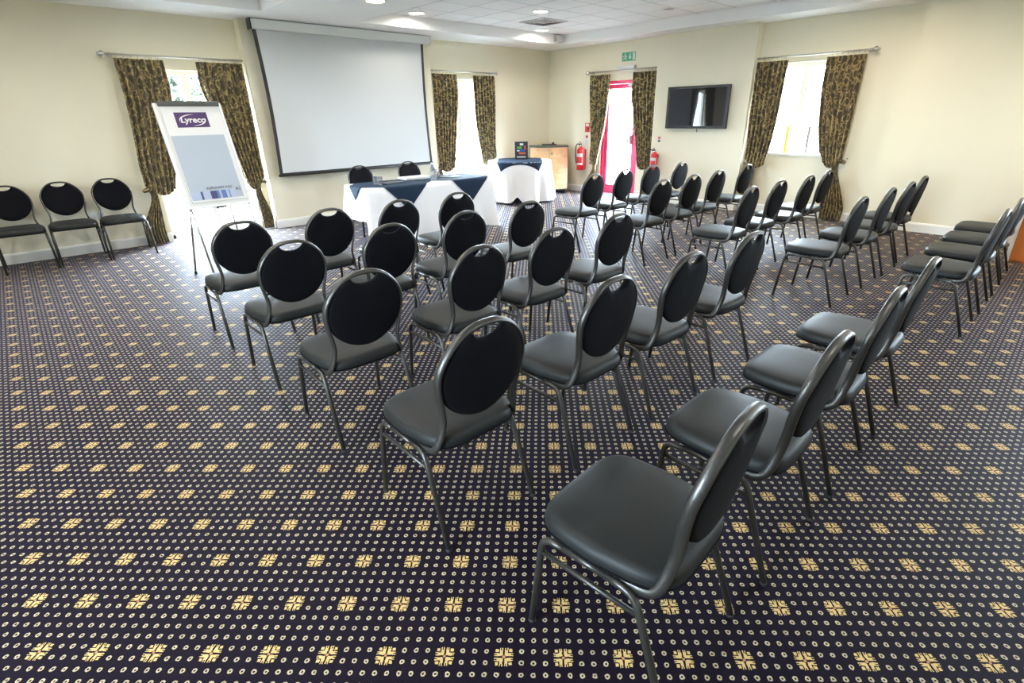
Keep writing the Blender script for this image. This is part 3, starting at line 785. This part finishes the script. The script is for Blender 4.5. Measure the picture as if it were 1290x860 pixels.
# round table in the corner
RX, RY, RR, RZ = 7.40, 7.93, .62, .775
t = thing('round_table', 'round table hidden under floor-length white cloth near the corner', 'table', (RX, RY, 0))
mb = MB(); mb.lathe([(RR-.02, RZ-.035), (RR-.01, RZ-.03), (RR-.01, RZ-.008), (RR-.02, RZ-.004)], seg=40); mb.build('tabletop', m_beech, t)
for k in range(4):
    a = PI/4 + k*PI/2 + .3
    mb = MB(); mb.tube([(math.cos(a)*.40, math.sin(a)*.40, RZ-.03), (math.cos(a)*.46, math.sin(a)*.46, 0)], .014, 8); mb.build('leg', m_black, t)
cl = thing('tablecloth', 'white linen cloth draped in folds over the round corner table', 'tablecloth', (RX, RY, 0))
rngs = []; n = 144
for sc in (.02, .5, .98): rngs.append([(math.cos(2*PI*k/n)*RR*sc, math.sin(2*PI*k/n)*RR*sc, RZ) for k in range(n)])
for j in range(0, 15):
    q = j/14; row = []
    for k in range(n):
        a = 2*PI*k/n
        fold = math.sin(a*9+.6) + .4*math.sin(a*17+2)
        r = RR + .006 + q*.085 + q**1.1*.040*fold
        x, y = math.cos(a)*r, math.sin(a)*r
        y = min(y, YB-RY-.04)
        gap = math.exp(-((a-math.radians(222))/.10)**2)
        row.append((x, y, RZ-.004 - (RZ-.045)*q*(1-.14*gap)))
    rngs.append(row)
mb = MB(); mb.loft(rngs, cap0=True, cap1=False); mb.build('cloth', m_cloth, cl)
oc = thing('overlay_cloth', 'navy square cloth with hanging corners on the round corner table', 'tablecloth', (RX, RY, 0))
mb = MB(); n = 44; rot = math.radians(-43+90)
for a in range(n+1):
    for b_ in range(n+1):
        p = (a/n*2-1)*.66; q = (b_/n*2-1)*.44
        x = p*math.cos(rot)-q*math.sin(rot); y = p*math.sin(rot)+q*math.cos(rot); z = RZ+.003; r = math.hypot(x, y)
        if r > RR:
            d = r-RR; k = (RR+.014+d*.12)/r; x *= k; y *= k; z -= d*.98
        mb.v.append((x, y, z))
for a in range(n):
    for b_ in range(n):
        mb.smooth.add(len(mb.f)); k = a*(n+1)+b_; mb.f.append((k, k+n+1, k+n+2, k+1))
o = mb.build('cloth', m_blue, oc); sm = o.modifiers.new('cloth_thickness', 'SOLIDIFY'); sm.thickness = .002; sm.offset = 1
# display card
t = thing('display_card', 'black upright display card with coloured pictures on round table', 'sign', (7.50, 7.98, RZ+.006), math.radians(-43))
mb = MB(); mb.bbox((-.13, -.012, 0), (.13, .012, .335), .004); card = mb.build('card_panel', m_black, t)
mb = MB(); mb.bbox((-.13, -.012, 0), (.13, .10, .008), .003); mb.build('card_foot', m_black, t)
def flat(name, x0, x1, z0, z1, y, col, par, th=.0012):
    mb = MB(); mb.box((x0, y-th, z0), (x1, y, z1)); return mb.build(name, mat(name+'_print', col, .5, var=.1, scale=60), par)
flat('green_picture', -.085, .01, .20, .245, -.012, (.10, .35, .05), card); flat('blue_picture', -.09, .075, .145, .190, -.012, (.02, .08, .30), card)
flat('red_picture', .055, .09, .185, .26, -.012, (.60, .06, .08), card); flat('orange_picture', -.05, .085, .10, .135, -.012, (.60, .12, .03), card)
flat('white_print', -.03, .04, .265, .305, -.012, (.7, .7, .7), card); flat('white_print', -.09, .085, .035, .060, -.012, (.55, .55, .6), card); flat('white_print', -.085, -.04, .155, .175, -.0135, (.75, .8, .85), card)

# bow-fronted cabinet
t = thing('cabinet', 'bow-fronted beech cabinet on castors standing in the room corner', 'cabinet', (8.62, 8.30, 0), math.radians(-43))
def bow(w, d, b, n=18):
    pts = [(w, d), (-w, d), (-w, -d)]
    for k in range(1, n): 
        q = k/n; pts.append((-w+2*w*q, -d - b*math.sin(PI*q)))
    pts.append((w, -d)); return pts
mb = MB(); pr_ = bow(.40, .20, .16)
mb.prism(pr_, lambda p, h: (p[0], p[1], .10+h), .86); mb.build('body', m_beech, t)
mb = MB(); mb.prism(bow(.415, .215, .165), lambda p, h: (p[0], p[1], .96+h), .025); mb.build('cabinet_top', m_charcoal, t)
mb = MB(); mb.prism([(x*.97, y*.97) for x, y in pr_], lambda p, h: (p[0], p[1], .07+h), .03); mb.build('plinth', m_black, t)
for sx in (-1, 1):
    for sy in (-1, 1):
        mb = MB(); mb.lathe([(.005, -.012), (.034, -.012), (.036, 0), (.034, .012), (.005, .012)], (sx*.34, sy*.15, .036), 14, 'x'); mb.build('castor', m_black, t)
mb = MB(); mb.box((-.0015, -.364, .12), (.0015, -.355, .94)); mb.build('door_seam', m_charcoal, t)
mb = MB(); mb.lathe([(.02, 0), (.02, -.014), (.012, -.02)], (.05, -.355, .84), 12, 'y'); mb.build('lock', m_chrome, t)
t = thing('conference_phone', 'flat black gadget lying on top of the beech cabinet', 'gadget', (8.72, 8.38, .986), math.radians(-43))
mb = MB(); mb.bbox((-.16, -.07, 0), (.16, .07, .022), .008); mb.build('body', m_black, t)
mb = MB(); mb.bbox((.06, -.03, .020), (.11, .03, .06), .01); mb.build('handset', m_black, t)

# ------------------------------------------------------------------ right wall fittings
t = thing('television', 'flat black television mounted on the pier between door and window', 'television', (XP, 5.03, 1.34))
mb = MB(); mb.bbox((-.105, -.585, 0), (-.055, .585, .685), .008); fr = mb.build('housing', m_black, t)
mb = MB(); mb.box((-.1065, -.535, .045), (-.1045, .535, .645)); mb.build('screen_glass', m_tv, t)
mb = MB(); mb.bbox((-.058, -.25, .18), (0, .25, .52), .01); mb.build('wall_mount', m_black, t)
mb = MB(); mb.tube(catmull([(-.04, -.02, .05), (-.03, -.02, -.03), (-.012, -.022, -.06)], 5), .006, 6); mb.build('cable', m_black, t)

def plate(name, y0, y1, z0, z1, x, m, label=None, cat=None, th=.006):
    mb = MB(); mb.bbox((x-th, min(y0, y1), z0), (x, max(y0, y1), z1), .0015); o = mb.build(name, m)
    if label: tag(o, label, cat)
    return o
# exit sign (y decreases to the right as seen from the room)
t = thing('exit_sign', 'green emergency exit sign with running figure above the red door', 'sign', (XR, 6.72, 2.535))
mb = MB(); mb.bbox((-.010, -.155, 0), (0, .155, .150), .002); pn = mb.build('sign_panel', m_green, t)
def poly(name, pts, par, m=m_white, x=-.0115):
    mb = MB(); mb.prism(pts, lambda p, h: (x+h, -p[0], p[1]), .0012); return mb.build(name, m, par)
poly('door_symbol', [(.095, .015), (.150, .015), (.150, .138), (.095, .138)], pn)
poly('arrow_symbol', [(.020, .125), (.045, .125), (.045, .070), (.068, .070), (.033, .022), (-.002, .070), (.020, .070)], pn)
hd_ = [(-.080+.014*math.cos(a*PI/6), .118+.014*math.sin(a*PI/6)) for a in range(12)]
poly('figure_head', hd_, pn)
poly('figure_body', [(-.100, .100), (-.072, .098), (-.060, .058), (-.085, .052)], pn)
poly('figure_leg', [(-.085, .056), (-.062, .060), (-.040, .040), (-.048, .015), (-.058, .018), (-.055, .036), (-.080, .045)], pn)
poly('figure_leg', [(-.085, .060), (-.075, .050), (-.105, .030), (-.140, .022), (-.140, .034), (-.110, .042)], pn)
poly('figure_arm', [(-.100, .102), (-.092, .090), (-.125, .078), (-.122, .060), (-.134, .062), (-.138, .086)], pn)
poly('figure_arm', [(-.072, .100), (-.050, .085), (-.028, .092), (-.028, .082), (-.050, .072), (-.075, .086)], pn)
t = thing('emergency_light', 'white emergency light box fixed just under the exit sign', 'light fitting', (XR, 6.73, 2.40))
mb = MB(); mb.bbox((-.075, -.20, 0), (0, .20, .055), .006); mb.build('housing', m_white, t)
mb = MB(); mb.bbox((-.078, -.19, -.018), (-.012, .19, .002), .006); mb.build('diffuser', m_paper, t)

def extinguisher(loc, h, r, label):
    t = thing('fire_extinguisher', label, 'fire extinguisher', loc)
    s = h/.60
    mb = MB(); mb.lathe([(r*.80, 0), (r, .012), (r, .40*s), (r*.93, .44*s), (r*.62, .475*s), (.025, .49*s), (.022, .505*s)], seg=22); bd = mb.build('cylinder', m_red, t)
    mb = MB(); n = 12; R0 = r+.0012
    ring = lambda z: [(math.cos(PI + (k/n-.5)*2.2)*R0, math.sin(PI+(k/n-.5)*2.2)*R0, z) for k in range(n+1)]
    mb.loft([ring(.12*s), ring(.36*s)], closed=False, cap0=False, cap1=False); lb = mb.build('label', m_paper, bd)
    mb = MB(); R0 = r+.002; ring2 = lambda z: [(math.cos(PI + (k/n-.5)*1.9)*R0, math.sin(PI+(k/n-.5)*1.9)*R0, z) for k in range(n+1)]
    mb.loft([ring2(.16*s), ring2(.285*s)], closed=False, cap0=False, cap1=False); mb.build('label_print', m_red, bd)
    mb = MB(); mb.lathe([(.024, .50*s), (.026, .515*s), (.020, .545*s)], seg=12); mb.build('valve', m_chrome, t)
    mb = MB(); mb.tube([(.01, 0, .54*s), (-.05, -.01, .565*s), (-.11, -.02, .555*s)], .009, 6); mb.tube([(.01, 0, .555*s), (-.05, -.01, .60*s), (-.10, -.02, .60*s)], .008, 6); mb.build('handle', m_black, t)
    mb = MB(); mb.tube(catmull([(0, .02, .53*s), (-.01, .08, .56*s), (-.01, r+.05, .50*s), (-.01, r+.06, .32*s), (-.02, r+.03, .18*s), (-.02, r+.012, .13*s)], 6), .011, 7); mb.build('hose', m_rubber, t)
    mb = MB(); mb.box((r-.01, -.04, .36*s), (r+.012, .04, .44*s)); mb.build('wall_bracket', m_black, t)
    return t
extinguisher((XR-.125, 7.76, .47), .58, .088, 'tall red fire extinguisher with white label hanging beside corner cabinet')
extinguisher((XP-.105, 5.79, .57), .42, .068, 'small red fire extinguisher hanging below the television pier edge')
mb = MB(); mb.bbox((XR-.006, 7.635, 1.245), (XR, 7.765, 1.43), .0015); o = mb.build('fire_notice', m_red); tag(o, 'red fire action notice above the tall extinguisher', 'sign')
q = MB(); q.box((XR-.0072, 7.655, 1.36), (XR-.006, 7.745, 1.415)); q.build('printed_symbol', m_paper, o)
q = MB(); q.box((XR-.0072, 7.66, 1.27), (XR-.006, 7.70, 1.34)); q.build('printed_symbol', m_black, o)
mb = MB(); mb.bbox((XR-.006, 7.67, 1.00), (XR, 7.745, 1.20), .0015); o = mb.build('identification_card', m_paper); tag(o, 'narrow white extinguisher card with red band above the tall extinguisher', 'sign')
q = MB(); q.box((XR-.0072, 7.675, 1.13), (XR-.006, 7.74, 1.18)); q.build('printed_band', m_red, o)
mb = MB(); mb.bbox((XP-.006, 5.745, 1.095), (XP, 5.815, 1.20), .0015); o = mb.build('identification_card', m_paper); tag(o, 'small white card with red band above the small extinguisher', 'sign')
q = MB(); q.box((XP-.0072, 5.755, 1.15), (XP-.006, 5.805, 1.19)); q.build('printed_band', m_red, o)
q = MB(); q.box((XP-.0072, 5.755, 1.10), (XP-.006, 5.805, 1.13)); q.build('printed_band', m_black, o)
# wall socket by the wall chairs
t = thing('wall_socket', 'white double wall socket between two chairs by the cream wall', 'socket', (.66, YB, .42))
mb = MB(); mb.bbox((-.073, -.010, 0), (.073, 0, .086), .003); mb.build('face_plate', m_white, t)
for sx in (-1, 1):
    mb = MB(); mb.bbox((sx*.035-.012, -.014, .05), (sx*.035+.012, -.008, .072), .002); mb.build('switch', m_white, t)
    mb = MB(); mb.box((sx*.035-.004, -.0108, .022), (sx*.035+.004, -.0098, .034)); mb.build('pin_hole', m_black, t)

# sideboard at the right-hand edge
t = thing('sideboard', 'orange veneered sideboard with pale edging behind the back row', 'cabinet', (7.86, .38, 0))
mb = MB(); mb.box((.0, -1.1, .0), (.45, -.035, .80)); mb.build('carcass', m_orangewood, t)
mb = MB(); mb.bbox((-.012, -.035, 0), (.455, 0, .82), .004); mb.build('end_panel', m_trim, t)
mb = MB(); mb.bbox((-.02, -1.11, .80), (.46, -.0, .825), .004); mb.build('sideboard_top', m_trim, t)
for k in range(2):
    mb = MB(); mb.bbox((-.016, -.56-k*.525, .02), (0, -.04-k*.525, .79), .003); dd = mb.build('cabinet_door', m_orangewood, t)
    mb = MB(); mb.tube([(-.03, -.50-k*.07, .45), (-.03, -.50-k*.07, .60)], .006, 6); mb.build('handle', m_steel, dd)

# ------------------------------------------------------------------ ceiling fittings
def downlight(x, y, z, label, power, col=(1.0, .95, .87), r=.105):
    t = thing('downlight', label, 'ceiling light', (x, y, z), 0, 'recessed ceiling downlights')
    mb = MB(); mb.lathe([(r+.035, .0), (r+.035, -.008), (r+.012, -.014), (r, -.010), (r, 0)], seg=28); mb.build('bezel', m_lampring, t)
    mb = MB(); mb.lathe([(.001, -.004), (r, -.004), (r, -.0075), (.001, -.009)], seg=28); mb.build('diffuser', m_lamp, t)
    ld = bpy.data.lights.new('downlight_lamp', 'AREA'); ld.shape = 'DISK'; ld.size = 2*r*.95; ld.energy = power; ld.color = col
    ld.spread = math.radians(165)
    lo = bpy.data.objects.new('downlight_lamp', ld); COL.objects.link(lo); lo.parent = t; lo.location = (0, 0, -.018)
    return t
ZL = ZT - .005
L_ = LAMP_W
downlight(5.09, 7.67, ZL, 'round ceiling downlight above the end of projection screen', L_*.6)
downlight(7.82, 7.70, ZL, 'round ceiling downlight nearest the corner with the beech cabinet', L_*.6)
downlight(6.46, 6.40, ZL, 'round ceiling downlight next to the square ceiling vent', L_)
downlight(3.70, 6.43, ZC, 'round downlight in the flat white ceiling beam', L_*.7)
for x, y in ((5.09, 5.0), (6.46, 3.7), (5.09, 2.3), (7.82, 2.3), (6.46, 1.0), (7.82, -.4), (5.09, -.4),
             (2.0, 7.1), (-.5, 7.1), (.75, 5.8), (2.0, 4.5), (-.5, 4.5), (.75, 3.2), (-.5, 1.9), (2.0, -.8)):
    warm = x > 7.5
    downlight(x, y, ZL, 'round recessed downlight in the tiled ceiling over the seating', L_*(1.15 if warm else 1), (1.0, .80, .56) if warm else (1.0, .95, .87))
t = thing('ceiling_speaker', 'round unlit ceiling speaker grille in the tiles near television wall', 'speaker', (7.81, 5.02, ZL))
mb = MB(); mb.lathe([(.12, 0), (.12, -.008), (.095, -.014), (.09, -.008)], seg=24); mb.build('bezel', m_lampring, t)
mb = MB(); mb.lathe([(.088, -.004), (.088, -.008), (.01, -.012)], seg=24); mb.build('grille', m_vent, t)
t = thing('ceiling_vent', 'square grey air vent set among the ceiling tiles', 'vent', (7.17, 7.03, ZL-.003))
mb = MB()
for a, b in (((-.29, -.29), (.29, -.25)), ((-.29, .25), (.29, .29)), ((-.29, -.25), (-.25, .25)), ((.25, -.25), (.29, .25))): mb.box((*a, -.012), (*b, 0))
mb.build('vent_frame', m_grid, t)
for k in range(4):
    s1, s0 = .245-k*.055, .205-k*.055
    mb = MB(); mb.loft([[(-s1, -s1, -.004), (s1, -s1, -.004), (s1, s1, -.004), (-s1, s1, -.004)], [(-s0, -s0, -.022), (s0, -s0, -.022), (s0, s0, -.022), (-s0, s0, -.022)]], smooth=False, cap0=False, cap1=k == 3); mb.build('vane', m_vent, t)
t = thing('motion_sensor', 'small white box fixed under the ceiling in the room corner', 'sensor', (8.45, 7.90, ZC))
mb = MB(); mb.bbox((-.06, -.06, .02), (.10, .05, .15), .012); mb.build('housing', m_white, t)
mb = MB(); mb.bbox((-.065, -.045, .035), (-.05, .035, .10), .006); mb.build('lens', m_vent, t)

# ------------------------------------------------------------------ unidentified bars, set on the inner sill so room light shows them; garden trees outside
for nm, y, m, lab in (('slim_sill_bar', 3.545, m_orange, 'tall slim orange bar standing on the high window sill'), ('slim_sill_bar', 3.215, m_greypost, 'tall slim grey bar standing on the high window sill')):
    mb = MB(); mb.lathe([(.040, .974), (.040, .985), (.030, .99), (.030, 1.37), (.012, 1.39)], (XR+.08, y, 0), 10); o = mb.build(nm, m); tag(o, lab, 'bar')
def tree(x, y, h, r, seed, label):
    rnd = random.Random(seed); t = thing('garden_tree', label, 'tree', (x, y, -.06), 0, 'trees outside the French window')
    mb = MB(); mb.tube([(0, 0, 0), (.05, 0, h*.4), (0, .05, h*.8)], [.10, .08, .03], 8); mb.build('trunk', m_bark, t)
    mb = MB()
    for k in range(2600):
        a, b = rnd.uniform(0, 2*PI), math.acos(rnd.uniform(-1, 1)); q = r*rnd.uniform(.55, 1.0)
        c = Vector((math.sin(b)*math.cos(a)*q, math.sin(b)*math.sin(a)*q, h*.62+math.cos(b)*q*1.25))
        u = Vector((rnd.gauss(0, 1), rnd.gauss(0, 1), rnd.gauss(0, 1))).normalized(); v = u.orthogonal().normalized()
        s = rnd.uniform(.07, .13); n0 = len(mb.v)
        mb.v += [tuple(c-u*s), tuple(c+v*s*.5), tuple(c+u*s), tuple(c-v*s*.5)]; mb.f.append((n0, n0+1, n0+2, n0+3))
    o = mb.build('foliage', m_leaf, t); o['kind'] = 'stuff'
    return t
tree(2.75, 14.0, 3.9, 1.0, 3, 'leafy green tree outside the French window behind flip chart')
tree(5.2, 17.0, 5.0, 1.5, 4, 'larger leafy tree further out in the garden')
